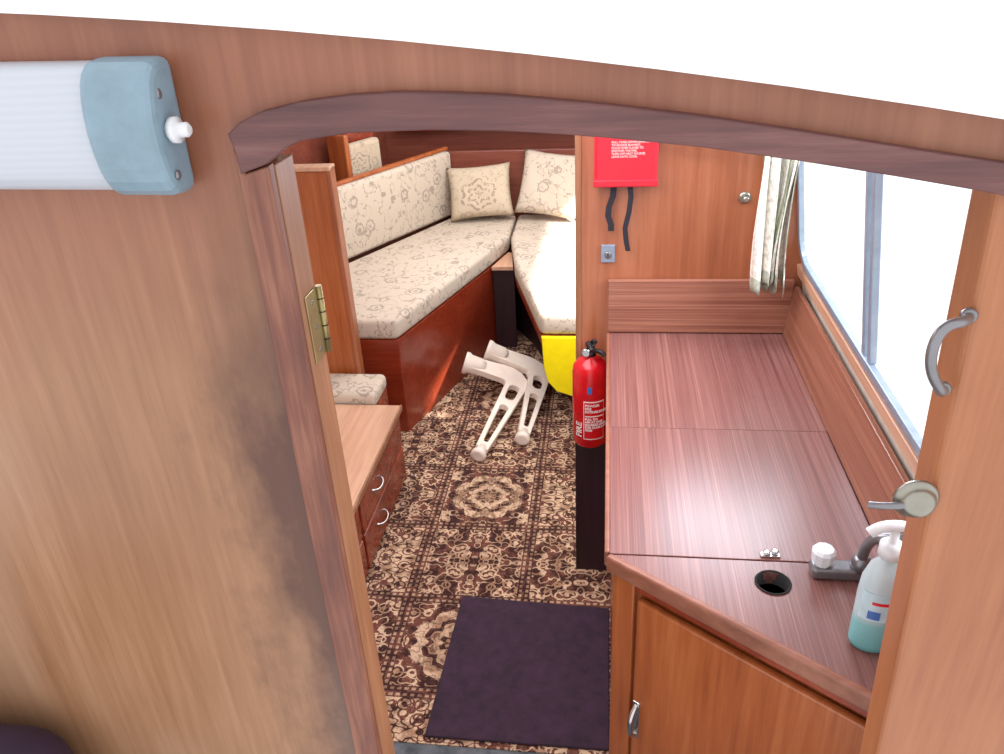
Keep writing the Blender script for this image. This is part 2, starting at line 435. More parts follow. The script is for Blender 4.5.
lj = [(JL, 0), (JL, tz-.008), (JL-.022, tz-.014), (upp[0].x+.001, upp[0].z-.008), (upp[0].x-.002, 1.2), (upp[0].x-.004, 0)]
struct(plate('trim_3', lj, [], .012, XZ(.645), 'trimz', .002))
struct(box('trim_4', JL-.014, JL+.0005, .652, .694, 0, tz-.01, 'jamb', .001))
rb = [(.333, 0), (.333, .7), (.3055, 1.50), (.302, 1.595), (.62, 1.52), (.62, 0)]
door1 = struct(plate('door_1', rb, [], .049, XZ(.6715), 'right', .006))
vs = []; fs = []
nx = 24; ys = [.635, .66, 1.2, 2, 3, 4, 4.7]
for off in (.001, .022):
    for y in ys:
        for i in range(nx+1):
            x = XL-.1+(XR-XL+.2)*i/nx
            vs.append((x, y, roofz(x)-.012*(y-.635)+off))
top = len(ys)*(nx+1)
for j in range(len(ys)-1):
    for i in range(nx):
        a = j*(nx+1)+i
        fs.append((a, a+nx+1, a+nx+2, a+1)); fs.append((a+top, a+1+top, a+nx+2+top, a+nx+1+top))
for i in range(nx):
    fs.append((i, i+1, i+1+top, i+top))
    b_ = (len(ys)-1)*(nx+1)+i; fs.append((b_, b_+top, b_+1+top, b_+1))
for j in range(len(ys)-1):
    a = j*(nx+1); fs.append((a, a+top, a+nx+1+top, a+nx+1)); a += nx
    fs.append((a, a+nx+1, a+nx+1+top, a+top))
struct(fin('ceiling', rawmesh(vs, fs), 'white'))

# ------------------------------------------------------------ shell
struct(box('floor', -1.75, .75, .25, 4.5, -.05, 0, 'greyc', 0))
def wallseg(name, a, b, z0, z1, th, mat):
    a = Vector((*a, 0)); b = Vector((*b, 0)); d = (b-a); L = d.length; d.normalize(); n = Vector((-d.y, d.x, 0))
    m = frame((a.x, a.y, 0), d, (n.x, n.y, 0), (0,0,1))
    return struct(box(name, 0, L, 0, th, z0, z1, mat, 0, mtx=m))
wallseg('wall_port', (-1.60, 2.9), (-1.50, .68), 0, 1.60, -.03, 'cream')
wallseg('wall_port_bow', (-1.22, 4.38), (-1.60, 2.9), 0, 1.58, -.03, 'bow')
wallseg('wall_bow', (.30, 4.36), (-1.24, 4.36), 0, 1.52, -.03, 'bow')
wallseg('wall_starboard_bow', (.60, 1.99), (.26, 4.36), 0, .80, -.03, 'bow')
LEAN = .138
e2 = Vector((-LEAN, 0, 1)).normalized()
n3 = Vector((0,1,0)).cross(e2)
SW = frame((.49, 0, 1.06), (0,1,0), e2, n3)
def rrect(x0, x1, y0, y1, r, n=8):
    pts = []
    for cx, cy, a0 in ((x1-r, y1-r, 0), (x0+r, y1-r, 90), (x0+r, y0+r, 180), (x1-r, y0+r, 270)):
        for i in range(n+1):
            a = math.radians(a0+90*i/n); pts.append((cx+r*math.cos(a), cy+r*math.sin(a)))
    return pts
WO = rrect(.71, 1.935, 0, .46, .075)
struct(plate('wall_starboard', [(.698,-1.06),(1.972,-1.06),(1.972,.51),(.698,.51)], [WO], .03, SW @ Matrix.Translation((0,0,.015)), 'cream'))
wf = plate('window_1', rrect(.699, 1.943, -.012, .472, .083), [rrect(.722, 1.925, .007, .450, .063)], .014, SW @ Matrix.Translation((0,0,-.004)), 'alu', .002)
struct(wf)
child(plate('glass_pane', rrect(.714, 1.930, .004, .455, .068), [], .003, SW @ Matrix.Translation((0,0,.012)), 'glass'), wf)
for y0, y1 in ((1.338,1.354), (1.374,1.390)):
    child(box('sash_bar', y0, y1, .006, .455, -.008, .006, 'alu', .002, mtx=SW), wf)
struct(box('trim_6', .70, 1.95, -.05, -.02, -.012, 0, 'lighttop', .002, mtx=SW))
struct(plate('wall_partition', [(-.073,0),(.62,0),(.50,1.06),(.432,1.575),(-.073,1.665)], [], .022, XZ(1.961), 'part', .001))
struct(box('trim_7', -.078, -.062, 1.946, 1.978, .50, 1.66, 'jamb', .002))
struct(box('shade_board', -.080, .029, 1.938, 1.979, 0.005, .50, 'vdark', .002))  # added dark board, paints the shade on the lower partition

# ------------------------------------------------------------ carpet and mat
cp = fin('carpet', rawmesh([(-.86,1.27,.004),(.05,1.27,.004),(.05,1.95,.004),(.05,4.3,.004),(-.86,4.3,.004)]+[(-.86,1.27,0.0005),(.05,1.27,.0005),(.05,1.95,.0005),(.05,4.3,.0005),(-.86,4.3,.0005)],
    [(0,1,2,3,4),(5,9,8,7,6),(0,5,6,1),(1,6,7,2),(2,7,8,3),(3,8,9,4),(4,9,5,0)]), 'carpet', origin=(-.417, 2.31, 0))
meta(cp, 'brown, black and cream Persian-pattern carpet covering the cabin floor', 'carpet')
mt = prism('door_mat', [(-.442,1.285),(.027,1.285),(.027,1.765),(-.427,1.785)], .0045, .014, 'mat', .004)
meta(mt, 'dark purple rectangular door mat lying on the patterned carpet', 'door mat')

# ------------------------------------------------------------ galley cabinet
A = Vector((.018, 1.04)); B = Vector((.366, .787)); d = (B-A).normalized()
endp = A+d*((.47-A.x)/d.x)
ins = Vector((.588, .809))*.012
body = prism('body', [(.03, 1.935), (.03, A.y+ins.y), (A.x+.02, A.y+ins.y-.006), tuple(endp+ins+Vector((-.005,.01))), (.462, 1.935)], .0045, .822, 'cab', .002)
nd = Vector((d.y, -d.x))
DM = frame((A.x+ins.x, A.y+ins.y, 0), (d.x, d.y, 0), (nd.x, nd.y, 0), (0, 0, 1))
post = box('post', .0, .045, -.005, .008, .0045, .822, 'cab', .003, mtx=DM)
rail = box('rail', .045, .50, -.005, .006, .79, .822, 'red', .002, mtx=DM)
door = box('door', .056, .50, .001, .016, .07, .783, 'cab', .005, mtx=DM)
cab = group('galley_cabinet', [body, post, rail, door], 'glossy orange-brown wooden galley cabinet with an angled door front', 'cabinet', base=(.25, 1.4, 0))
hm = tube('handle', [DM @ Vector(p) for p in ((.066,.016,.455),(.066,.034,.462),(.066,.038,.49),(.066,.034,.522),(.066,.016,.53))], .005, 'chrome')
child(hm, door); hm['label'] = 'small chrome bow handle'
hb = box('handle_backplate', .059, .073, .0155, .018, .445, .54, 'chrome', .001, mtx=DM); child(hb, door)
kick = box('plinth', .05, .5, .001, .006, .0045, .06, 'dark', .001, mtx=DM); child(kick, cab)

ZT = .85
def flatz(zc): return frame((0,0,zc), (1,0,0), (0,1,0), (0,0,1))
w1 = box('worktop_panel', .015, .468, 1.4515, 1.935, .825, ZT, 'lam', .001)
w2 = box('worktop_panel', .015, .464, 1.043, 1.4505, .825, ZT, 'lam', .001)
hc = onZ(773, 583, ZT)
hole = [(hc.x+.027*math.cos(t*math.pi/16), hc.y+.025*math.sin(t*math.pi/16)) for t in range(32)]
e = endp
w3 = plate('worktop_panel', [(.462, 1.040), (.017, 1.040), (e.x-.015, e.y+.010), (.462, .73)], [hole], .025, flatz(.8375), 'lam', .001)
lip = box('edge_lipping', -.004, .535, -.002, .012, .818, ZT+.002, 'edge', .005, 3, mtx=frame((A.x, A.y, 0), (d.x, d.y, 0), (nd.x, nd.y, 0), (0,0,1)))
lip2 = box('edge_lipping', .006, .015, 1.045, 1.935, .818, ZT+.001, 'edge', .003)
liner = lathe('hole_liner', [(.0265,.0),(.0265,.024),(.0285,.0255),(.0285,.0265),(.0255,.0265),(.0250,.0)], 'hole', (hc.x, hc.y, .8255), seg=32)
wt = group('worktop', [w1, w2, w3, lip, lip2, liner], 'purple-brown streaked laminate galley worktop with hinged lids and a round hole', 'worktop', base=(.25,1.4,.825))
dk = lathe('drain_well', [(.026,0),(.026,.002)], 'hole', (hc.x, hc.y, .8225)); child(dk, wt)
sb = box('splashback', .008, .478, 1.930, 1.948, .852, 1.0, 'lamx', .003)
meta(sb, 'streaked brown laminate upstand fixed across the end of the worktop', 'splashback')
sb2 = prism('splashback', [(.464,.852),(.474,.852),(.489,.985),(.478,.985)], .74, 1.928, 'lams', .001, mtx=frame((0,0,0),(1,0,0),(0,0,1),(0,1,0)))
meta(sb2, 'long streaked brown laminate upstand below the cabin window', 'splashback')

cc = onZ(770, 556, ZT)
l1 = box('latch_plate', cc.x-.016, cc.x+.016, cc.y-.006, cc.y+.006, ZT+.0005, ZT+.004, 'chrome', .0015)
l2 = lathe('latch_button', [(.006,0),(.006,.004),(.003,.006)], 'chrome', (cc.x-.006, cc.y, ZT+.004), seg=16)
l3 = lathe('latch_button', [(.006,0),(.006,.004),(.003,.006)], 'chrome', (cc.x+.008, cc.y+.004, ZT+.004), seg=16)
group('catch', [l1, l2, l3], 'small chrome flush catch on the worktop lid', 'catch')

fb = box('faucet_body', .335, .425, .998, 1.03, ZT+.001, ZT+.022, 'greymetal', .006, 3)
fk = lathe('knob', [(.012,0),(.012,.006),(.018,.009),(.019,.026),(.015,.031),(.004,.032)], 'whitep', (.352, 1.015, ZT+.022), seg=10, smooth=False)
fs_ = tube('spout', [(.41,1.012,ZT+.016),(.408,1.010,ZT+.05),(.409,1.0,ZT+.085),(.420,.985,ZT+.105),(.450,.975,ZT+.112),(.462,.97,ZT+.112)], .0082, 'greymetal')
fn = lathe('spout_collar', [(.016,0),(.016,.016),(.010,.026)], 'greymetal', (.41,1.012,ZT+.018), seg=20)
group('faucet', [fb, fk, fs_, fn], 'grey metal galley faucet with a pale faceted knob on the worktop', 'faucet')

bx, by = .388, .872
bt = lathe('bottle', [(.020,0),(.029,.003),(.031,.012),(.031,.10),(.029,.125),(.022,.148),(.013,.158),(.012,.166)], 'teal', (bx, by, ZT+.001), seg=32, sx=1, sy=.75)
def arcpatch(name, cx, cy, rx, ry, a0, a1, z0, z1, mat, n=14):
    vs = []; fs = []
    for i in range(n+1):
        a = math.radians(a0+(a1-a0)*i/n)
        for k in (0, .0006):
            for z in (z0, z1): vs.append((cx+(rx+k)*math.cos(a), cy+(ry+k)*math.sin(a), z))
    for i in range(n):
        k = i*4
        fs += [(k+2,k+6,k+7,k+3), (k,k+1,k+5,k+4), (k+1,k+3,k+7,k+5), (k,k+4,k+6,k+2)]
    fs += [(0,2,3,1), (n*4, n*4+1, n*4+3, n*4+2)]
    return fin(name, rawmesh(vs, fs), mat)
lb = arcpatch('label', bx, by, .0312, .0236, 205, 320, ZT+.064, ZT+.112, 'labelq')
lb2 = arcpatch('label_print', bx, by, .0320, .0243, 232, 262, ZT+.068, ZT+.082, 'blueinf')
lb3 = arcpatch('label_print', bx, by, .0320, .0243, 238, 285, ZT+.094, ZT+.099, 'redbox')
pc = lathe('pump_collar', [(.016,0),(.016,.018),(.009,.022),(.006,.023),(.006,.045)], 'whitep', (bx, by, ZT+.166), seg=24)
ph = tube('pump_nozzle', [(bx+.012,by,ZT+.214),(bx-.005,by,ZT+.218),(bx-.022,by-.002,ZT+.216),(bx-.034,by-.004,ZT+.205)], .0075, 'whitep')
group('soap_dispenser', [bt, lb, lb2, lb3, pc, ph], 'translucent aqua hand soap bottle with a white pump on the worktop', 'soap bottle')

# ------------------------------------------------------------ fire extinguisher
ey, ez = 1.882, .535
ex = onY(590, 440, ey).x
RO = .049
eb = lathe('cylinder', [(.03,0),(.042,.003),(RO,.012),(RO,.225),(.046,.243),(.035,.258),(.018,.267),(.014,.274)], 'redp', (ex, ey, ez), seg=40)
ebt = lathe('valve', [(.015,0),(.015,.012),(.011,.014),(.011,.03),(.014,.031),(.014,.036)], 'black', (ex, ey, ez+.272), seg=20)
eh = tube('carry_handle', [(ex,ey,ez+.300),(ex-.004,ey-.01,ez+.316),(ex-.002,ey-.03,ez+.322),(ex+.004,ey-.052,ez+.310)], .006, 'black')
eh2 = tube('lever', [(ex,ey+.005,ez+.304),(ex+.01,ey-.02,ez+.332),(ex+.014,ey-.045,ez+.332)], .005, 'black')
ga = lathe('gauge', [(.012,0),(.012,.008),(.009,.009)], 'chrome', (ex-.012, ey-.012, ez+.287), rotX(math.pi/2), seg=20)
br = box('bracket', ex-.03, ex+.04, ey+.038, 1.9495, ez+.05, ez+.075, 'black', .002)
def wrapped(name, r, a0, a1, z0, z1, mat, n=16):
    return arcpatch(name, ex, ey, r, r, a0, a1, z0, z1, mat, n)
el = wrapped('label', RO+.0002, 250, 318, ez+.035, ez+.155, 'wtext')
el2 = wrapped('label_ground', RO+.0009, 252, 316, ez+.038, ez+.152, 'redp')
def wraptext(name, s, size, z, a0, mat, vertical=False, r=RO+.002):
    cu = bpy.data.curves.new('t', 'FONT'); cu.body = s; cu.size = size; cu.extrude = .0003; cu.offset = .0003
    ob = bpy.data.objects.new('t', cu); COL.objects.link(ob)
    me = evalmesh(ob)
    for v in me.vertices:
        x, y, zz = v.co
        if vertical: x, y = -y, x
        a = math.radians(a0)+x/r
        v.co = (ex+(r+zz)*math.cos(a), ey+(r+zz)*math.sin(a), z+y)
    return fin(name, me, mat)
t1 = wraptext('label_text', 'FIRE', .026, ez+.04, 244, 'wtext', True)
t2 = wraptext('label_text', 'POWDER\nFIRE\nEXTINGUISHER', .0095, ez+.140, 255, 'wtext')
t3 = wraptext('label_text', 'PULL PIN\nAIM AT BASE\nSQUEEZE LEVER\nFOR CLASS A B C\nFIRES', .0088, ez+.098, 255, 'wtext')
t4 = wrapped('label_band', RO+.0012, 255, 314, ez+.108, ez+.111, 'wtext')
sk = wrapped('blue_sticker', RO+.0005, 262, 276, ez+.18, ez+.20, 'blueinf')
hs = tube('nozzle', [(ex+.008,ey-.008,ez+.29),(ex+.03,ey-.016,ez+.293),(ex+.038,ey-.02,ez+.28)], .006, 'black')
group('fire_extinguisher', [eb, ebt, eh, eh2, ga, br, el, el2, t1, t2, t3, t4, sk, hs], 'small red fire extinguisher with black valve bracketed to the wooden partition', 'fire extinguisher', base=(ex, ey, ez))

# ------------------------------------------------------------ fire blanket
a_ = onY(594, 187, 1.92); b_ = onY(657, 187, 1.92)
fx0, fx1, fz0 = a_.x, b_.x, a_.z
cs = box('case', fx0, fx1, 1.915, 1.949, fz0, fz0+.21, 'redbox', .008, 3)
fl = box('case_lip', fx0-.002, fx1+.002, 1.912, 1.92, fz0, fz0+.018, 'redbox', .003)
tt = text('case_text', 'PULL TAPES DOWN SHARPLY\nTO RELEASE BLANKET.\nPLACE OVER FLAMES TO\nSMOTHER THE FIRE.\nTURN OFF HEAT SOURCE.\nLEAVE UNTIL COOL.', .0068, frame(((fx0+fx1)/2-.035, 1.9145, fz0+.105), (1,0,0), (0,0,1), (0,-1,0)), 'wtext')
tt2 = text('case_text', 'FIRE BLANKET', .015, frame(((fx0+fx1)/2, 1.9145, fz0+.15), (1,0,0), (0,0,1), (0,-1,0)), 'wtext', 'CENTER')
def strip(name, pts, w, mat):
    vs = []; fs = []
    for i, p in enumerate(pts):
        p = Vector(p)
        for dx, dy in ((-w/2,-.001),(w/2,-.001),(w/2,.001),(-w/2,.001)): vs.append((p.x+dx, p.y+dy, p.z))
    n = len(pts)
    for i in range(n-1):
        for k in range(4):
            fs.append((i*4+k, i*4+(k+1)%4, (i+1)*4+(k+1)%4, (i+1)*4+k))
    fs += [(0,3,2,1), (n*4-4, n*4-3, n*4-2, n*4-1)]
    return fin(name, rawmesh(vs, fs), mat)
def sp(uv, y):
    p = onY(uv[0], uv[1], y); return (p.x, p.y, p.z)
s1 = strip('pull_tape', [sp(c, 1.93) for c in ((614,184),(613,196),(609,207),(608,216),(611,225),(611,231))], .015, 'strap')
s2 = strip('pull_tape', [sp(c, 1.925) for c in ((630,184),(631,197),(629,212),(625,228),(626,240),(628,251))], .013, 'strap')
group('fire_blanket', [cs, fl, tt, tt2, s1, s2], 'red plastic fire blanket case with black pull tapes on the partition', 'fire blanket', base=(fx0+.07, 1.93, fz0))
p = onY(608, 253, 1.945)
k1 = box('plate', p.x-.018, p.x+.018, 1.944, 1.9495, p.z-.026, p.z+.022, 'alu', .002)
k2 = lathe('keyhole_boss', [(.009,0),(.009,.005),(.006,.006)], 'greymetal', (p.x, 1.944, p.z-.004), rotX(math.pi/2), seg=20)
k3 = box('keyhole', p.x-.0015, p.x+.0015, 1.936, 1.939, p.z-.008, p.z, 'hole', 0)
group('latch', [k1, k2, k3], 'small grey metal lock plate screwed to the partition', 'lock')
p = onY(745, 198, 1.945)
k1 = lathe('rosette', [(.015,0),(.015,.003),(.010,.006)], 'dull', (p.x, 1.9499, p.z), rotX(math.pi/2), seg=24)
k2 = lathe('hook_knob', [(.004,0),(.004,.008),(.008,.011),(.008,.016),(.004,.018)], 'dull', (p.x, 1.944, p.z), rotX(math.pi/2), seg=20)
group('coat_hook', [k1, k2], 'small round metal knob hook on the wooden partition', 'hook')

# ------------------------------------------------------------ curtain
nU, nV = 90, 30; vs = []; fs = []
zt_, zb_ = 1.50, onY(775, 288, 1.86).z
for j in range(nV+1):
    t = j/nV; z = zt_+(zb_-zt_)*t
    for i in range(nU+1):
        s = i/nU
        xl = .348+.010*t; xr = .438-.002*t+.006*math.sin(t*6)
        x = xl + (xr-xl)*s + .004*math.sin(t*5+s*9) + .007*math.sin(s*math.pi*11+t*1.6)
        y = 1.862 + (.026-.004*t)*math.sin(s*math.pi*2*4.5+t*1.6+.6*math.sin(t*5+s*3)) + .012*math.sin(s*3)
        vs.append((x, y, z+(.016*math.sin(s*23+1)+.006*math.sin(s*61))*(t**4)))
for j in range(nV):
    for i in range(nU):
        a = j*(nU+1)+i; fs.append((a, a+1, a+nU+2, a+nU+1))
me = rawmesh(vs, fs); uv = me.uv_layers.new()
for l in me.loops:
    uv.data[l.index].uv = ((l.vertex_index % (nU+1))/nU, (l.vertex_index//(nU+1))/nV)
ct = fin('curtain', me, 'curtain', True)
md = ct.modifiers.new('s', 'SOLIDIFY'); md.thickness = .0015
meta(ct, 'bunched cream curtain with green and beige stripes beside the window', 'curtain')

# ------------------------------------------------------------ strip lamp on bulkhead
def lamp_prof(h, dpt):
    pts = []
    for i in range(13):
        a = math.pi*i/12; pts.append((h/2*math.cos(a), -(dpt*.35)-dpt*.65*math.sin(a)**.7))
    return [(h/2, 0)]+pts+[(-h/2, 0)]
lc_z0 = onY(120, 62, .60).z; lc_z1 = onY(120, 203, .60).z
hgt = (lc_z0-lc_z1); zc = (lc_z0+lc_z1)/2
xE = onY(186, 130, .61).x-.019; xC = onY(100, 130, .60).x-.012
tilt = Matrix.Translation((xE, .6465, zc)) @ Matrix.Rotation(math.radians(1.2), 4, 'Y') @ Matrix.Translation((-xE, -.6465, -zc))
def lamppart(name, x0, x1, h, dp, mat, bev=.004):
    pr = lamp_prof(h, dp)
    m = tilt @ frame((0, .6465, zc), (0,0,1), (0,1,0), (1,0,0))
    return prism(name, pr, x0, x1, mat, bev, 3, mtx=m, smooth=False)
cap = lamppart('end_cap', xC, xE, hgt, .052, 'bluegrey', .008)
dif = lamppart('diffuser', -1.0, xC+.002, hgt*.94, .046, 'diff', .001)
for p_ in dif.data.polygons: p_.use_smooth = len(p_.vertices) == 4
cap2 = lamppart('end_cap', -1.07, -1.0, hgt, .052, 'bluegrey', .008)
kn = onY(180, 134, .60)
sw = lathe('switch_knob', [(.007,0),(.007,.004),(.0105,.005),(.0105,.010),(.006,.011),(.006,.018),(.004,.020)], 'whitep', (xE-.002, .618, kn.z), rotY(math.pi/2), seg=20)
scs = []
for u, v in ((165,94), (163,176)):
    p = onY(u, v, .612)
    scs.append(lathe('screw', [(.004,0),(.004,.002),(.002,.003)], 'greymetal', (xE-.001, .615, p.z), rotY(math.pi/2), seg=12))
group('strip_light', [cap, dif, cap2, sw]+scs, 'fluorescent strip light with frosted diffuser and blue-grey end cap', 'lamp', base=(xE, .64, zc))

# ------------------------------------------------------------ hinge
p = onX(312, 329, JL)
h1 = box('leaf', JL+.0006, JL+.0020, .662, .691, p.z-.036, p.z+.036, 'brass', .0006)
h2 = lathe('knuckle', [(.0034,0),(.0034,.072)], 'brass', (JL+.0035, .694, p.z-.036), seg=16)
hscr = [lathe('screw', [(.0032,0),(.0024,.0008)], 'dull', (JL+.0020, .676, p.z+dz), rotY(math.pi/2), seg=12) for dz in (-.025, 0, .025)]
hj = [lathe('knuckle_joint', [(.0037,0),(.0037,.0012)], 'hole', (JL+.0035, .694, p.z+dz), seg=16) for dz in (-.022, -.007, .008, .022)]
group('hinge', [h1, h2]+hscr+hj, 'worn brass butt hinge screwed to the door jamb', 'hinge')

# ------------------------------------------------------------ door furniture on the starboard door
yF = .6472
a1 = onY(968, 315, yF); a2 = onY(942, 388, yF)
gh = tube('grab_handle', [a1, a1+Vector((-.004,-.016,.0)), onY(948,320,yF-.026), onY(931,345,yF-.030), onY(929,378,yF-.025), a2+Vector((-.002,-.016,0)), a2], .0046, 'greymetal')
gh['label'] = 'curved grey metal pull handle'
child(gh, door1)
for q in (a1, a2):
    child(lathe('mount', [(.007,0),(.007,.004),(.005,.006)], 'greymetal', q+Vector((0,.0005,0)), rotX(math.pi/2), seg=16), gh)
p = onY(918, 503, yF-.008)
r1 = lathe('door_knob', [(.021,0),(.021,.003),(.0185,.005),(.0165,.006),(.016,.010),(.0135,.014),(.009,.0165),(.003,.0175)], 'dull', (p.x, yF, p.z), rotX(math.pi/2), seg=32)
r1['label'] = 'domed round worn silver door knob'
child(r1, door1)
r3 = tube('lever', [(p.x-.006,yF-.010,p.z),(p.x-.02,yF-.012,p.z-.002),(p.x-.030,yF-.010,p.z-.004),(p.x-.040,yF+.0,p.z-.010)], .0035, 'greymetal')
child(r3, r1)

# ------------------------------------------------------------ low drawer unit
ux = -.753
b0 = box('body', -1.45, ux-.006, 1.30, 2.42, .0045, .302, 'red', .003)
top_ = box('top', -1.45, -.745, 1.30, 2.425, .302, .32, 'lighttop', .004)
edge_ = box('edge_strip', -.745, -.738, 1.30, 2.425, .300, .322, 'jamb', .002)
parts = [b0, top_, edge_]
for y0, y1 in ((1.88, 2.40), (1.34, 1.86)):
    for z0, z1 in ((.165, .292), (.02, .155)):
        dr = box('drawer', ux-.006, ux+.006, y0, y1, z0, z1, 'red', .003)
        yc = y0+.17 if y0 > 1.5 else (y0+y1)/2
        zm = (z0+z1)/2+.01
        h = tube('handle', [(ux+.005,yc-.04,zm),(ux+.024,yc-.036,zm-.004),(ux+.03,yc,zm-.008),(ux+.024,yc+.036,zm-.004),(ux+.005,yc+.04,zm)], .0038, 'chrome')
        child(h, dr); parts.append(dr)
group('drawer_unit', parts, 'low red-brown drawer cabinet with light wood top and chrome handles', 'cabinet', base=(-1.1, 1.85, .0045))
b1 = box('locker_box', -1.45, -.845, 2.435, 2.60, .0045, .30, 'red', .003); meta(b1, 'low mahogany seat locker beside the tall panel', 'locker')
cu1 = box('seat_cushion', -1.45, -.838, 2.43, 2.600, .302, .362, 'fab', .02, 4); meta(cu1, 'pale floral seat cushion on the low locker', 'cushion')
for p_ in cu1.data.polygons: p_.use_smooth = True
tp = box('side_panel', -1.48, -.955, 2.615, 2.655, .0045, 1.14, 'cab', .004)
te = box('edge_post', -.962, -.945, 2.608, 2.662, .0045, 1.15, 'part', .004)
tc = box('capping', -1.48, -.945, 2.605, 2.665, 1.14, 1.155, 'lighttop', .003)
group('cabin_divider', [tp, te, tc], 'chest-high varnished wooden divider panel at the berth end', 'divider', base=(-1.2, 2.63, .0045))

# ------------------------------------------------------------ V berths
ZB, ZS = .437, .525
Lf = [(-.815,2.73),(-.556,3.55),(-.49,3.78),(-.487,4.16),(-.82,4.17),(-1.20,3.43),(-1.40,3.05),(-1.42,2.73)]
Rf = [(-.252,2.79),(-.42,3.42),(-.437,3.55),(-.475,3.78),(-.478,4.16),(-.14,4.17),(.24,3.43),(.42,2.79)]
def shrink(poly, k):
    c = Vector((sum(p[0] for p in poly)/len(poly), sum(p[1] for p in poly)/len(poly)))
    return [tuple(c+(Vector(p)-c)*(1-k)) for p in poly]
lb_ = prism('base', shrink(Lf, .012), .0045, ZB-.002, 'bunkw', .004)
group('bunk', [lb_], 'glossy red-brown wooden bunk carrying the long floral cushion', 'bunk', base=(-.95,3.4,.0045))
rb_ = prism('base', [(-.12,2.95),(-.36,3.60),(-.47,3.79),(-.475,4.14),(-.16,4.15),(.22,3.43),(.40,2.95)], .0045, .40, 'vdark', .004)  # near-black colour carries the shade of the toe space
rtop = prism('platform', shrink(Rf, .012), .40, ZB-.002, 'red', .003)
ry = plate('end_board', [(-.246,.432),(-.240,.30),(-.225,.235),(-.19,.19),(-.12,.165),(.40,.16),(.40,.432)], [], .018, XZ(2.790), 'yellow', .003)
group('bunk', [rb_, rtop, ry], 'bunk with shade-darkened base and a bright yellow end board', 'bunk', base=(-.1, 3.5, .0045))
lm = prism('bunk_cushion', Lf, ZB, ZS, 'fab', .022, 4, smooth=True)
meta(lm, 'long cream floral seat cushion on the mahogany bunk', 'cushion')
rm = prism('bunk_cushion', Rf, ZB, ZS, 'fab', .022, 4, smooth=True)
meta(rm, 'sunlit cream floral cushion on the yellow-ended bunk', 'cushion')
ci = prism('infill_top', [(-.548,3.55),(-.442,3.55),(-.470,3.755),(-.490,3.765)], .425, .445, 'lighttop', .002)
cf = box('gap_shade_front', -.545, -.44, 3.565, 3.58, .0045, .425, 'vdark', .002)  # dark sheet painting the shade of the open gap below the shelf
group('infill', [ci, cf], 'light wood infill shelf with a shade-dark front filling the gap between the bunks', 'shelf', base=(-.49,3.6,.0045))
b0 = Vector((-1.216, 3.41, 0)); b1 = Vector((-.822, 4.165, 0))
dd = (b1-b0).normalized()
b00 = b0-dd*.62
nn = Vector((-dd.y, dd.x, 0))
BM = frame(b00, dd, nn, (0,0,1))
L = (b1-b00).length
bc = box('backrest', 0, L, .0, .075, ZS+.001, .872, 'fab', .024, 4, mtx=BM)
for p_ in bc.data.polygons: p_.use_smooth = True
meta(bc, 'long cream floral backrest cushion along the cabin side', 'backrest cushion')
rl = box('wooden_rail', 0, L, .022, .05, .873, .892, 'cab', .006, mtx=BM)
shf = box('side_shelf', 0, L, .095, .30, .76, .775, 'bow', .002, mtx=BM)
shs = box('support_board', 0, L, .077, .094, .0045, .870, 'bow', .002, mtx=BM)
group('shelf_unit', [shf, rl, shs], 'varnished red-brown side shelf and rail behind the backrest', 'shelf', base=BM @ Vector((L/2, .15, .0045)))
hcn = Vector((-1.215, 3.79, 0))
HM = frame(hcn, dd, nn, (0,0,1))
hb1 = box('cushion', -.10, .12, -.045, .01, .80, 1.01, 'fab2', .02, 3, mtx=HM)
hb2 = box('wooden_end', -.135, -.105, -.055, .07, .777, 1.06, 'cab', .008, mtx=HM)
hb3 = box('wooden_back', -.12, .14, .014, .04, .777, 1.05, 'red', .006, mtx=HM)
group('headrest', [hb1, hb2, hb3], 'small wood-framed floral headrest on the side shelf', 'headrest', base=HM @ Vector((0,0,.777)))
struct(box('trim_9', -1.15, .25, 4.26, 4.355, .96, .985, 'red', .004))
struct(box('trim_10', -.90, -.05, 4.20, 4.225, .44, .86, 'bow', .004))

def pillow(name, w, h, t, mtx, mat):
    n = 20; vs = []; fs = []
    for side in (1, -1):
        for j in range(n+1):
            for i in range(n+1):
                u = 2*i/n-1; v = 2*j/n-1
                k = 1-.07*(1-abs(u)**2)*abs(v)**4; k2 = 1-.07*(1-abs(v)**2)*abs(u)**4
                z = t/2*((1-u**4)*(1-v**4))**.5
                vs.append((u*w/2*k2, v*h/2*k, side*z+.004*math.sin(u*7+v*5)*(1-u*u)*(1-v*v)))
    off = (n+1)**2
    for j in range(n):
        for i in range(n):
            a = j*(n+1)+i
            fs.append((a, a+1, a+n+2, a+n+1)); fs.append((off+a, off+a+n+1, off+a+n+2, off+a+1))
    me = rawmesh(vs, fs)
    bm = bmesh.new(); bm.from_mesh(me); bmesh.ops.remove_doubles(bm, verts=bm.verts, dist=.0005); bm.to_mesh(me); bm.free()
    me.transform(mtx); return fin(name, me, mat, True)
def pm(c, rz, rx, ry=0):
    return Matrix.Translation(c) @ Matrix.Rotation(math.radians(rz), 4, 'Z') @ Matrix.Rotation(math.radians(rx), 4, 'X') @ Matrix.Rotation(math.radians(ry), 4, 'Z')
pw = pillow('pillow', .34, .28, .11, pm((-.665, 4.07, .675), 6, 66, 3), 'fab2')
meta(pw, 'beige medallion scatter cushion propped in the bow corner', 'pillow')
pw2 = pillow('pillow', .34, .34, .11, pm((-.290, 4.08, .705), -8, 64, -6), 'fab')
meta(pw2, 'sunlit cream scatter cushion leaning on the bow panel', 'pillow')

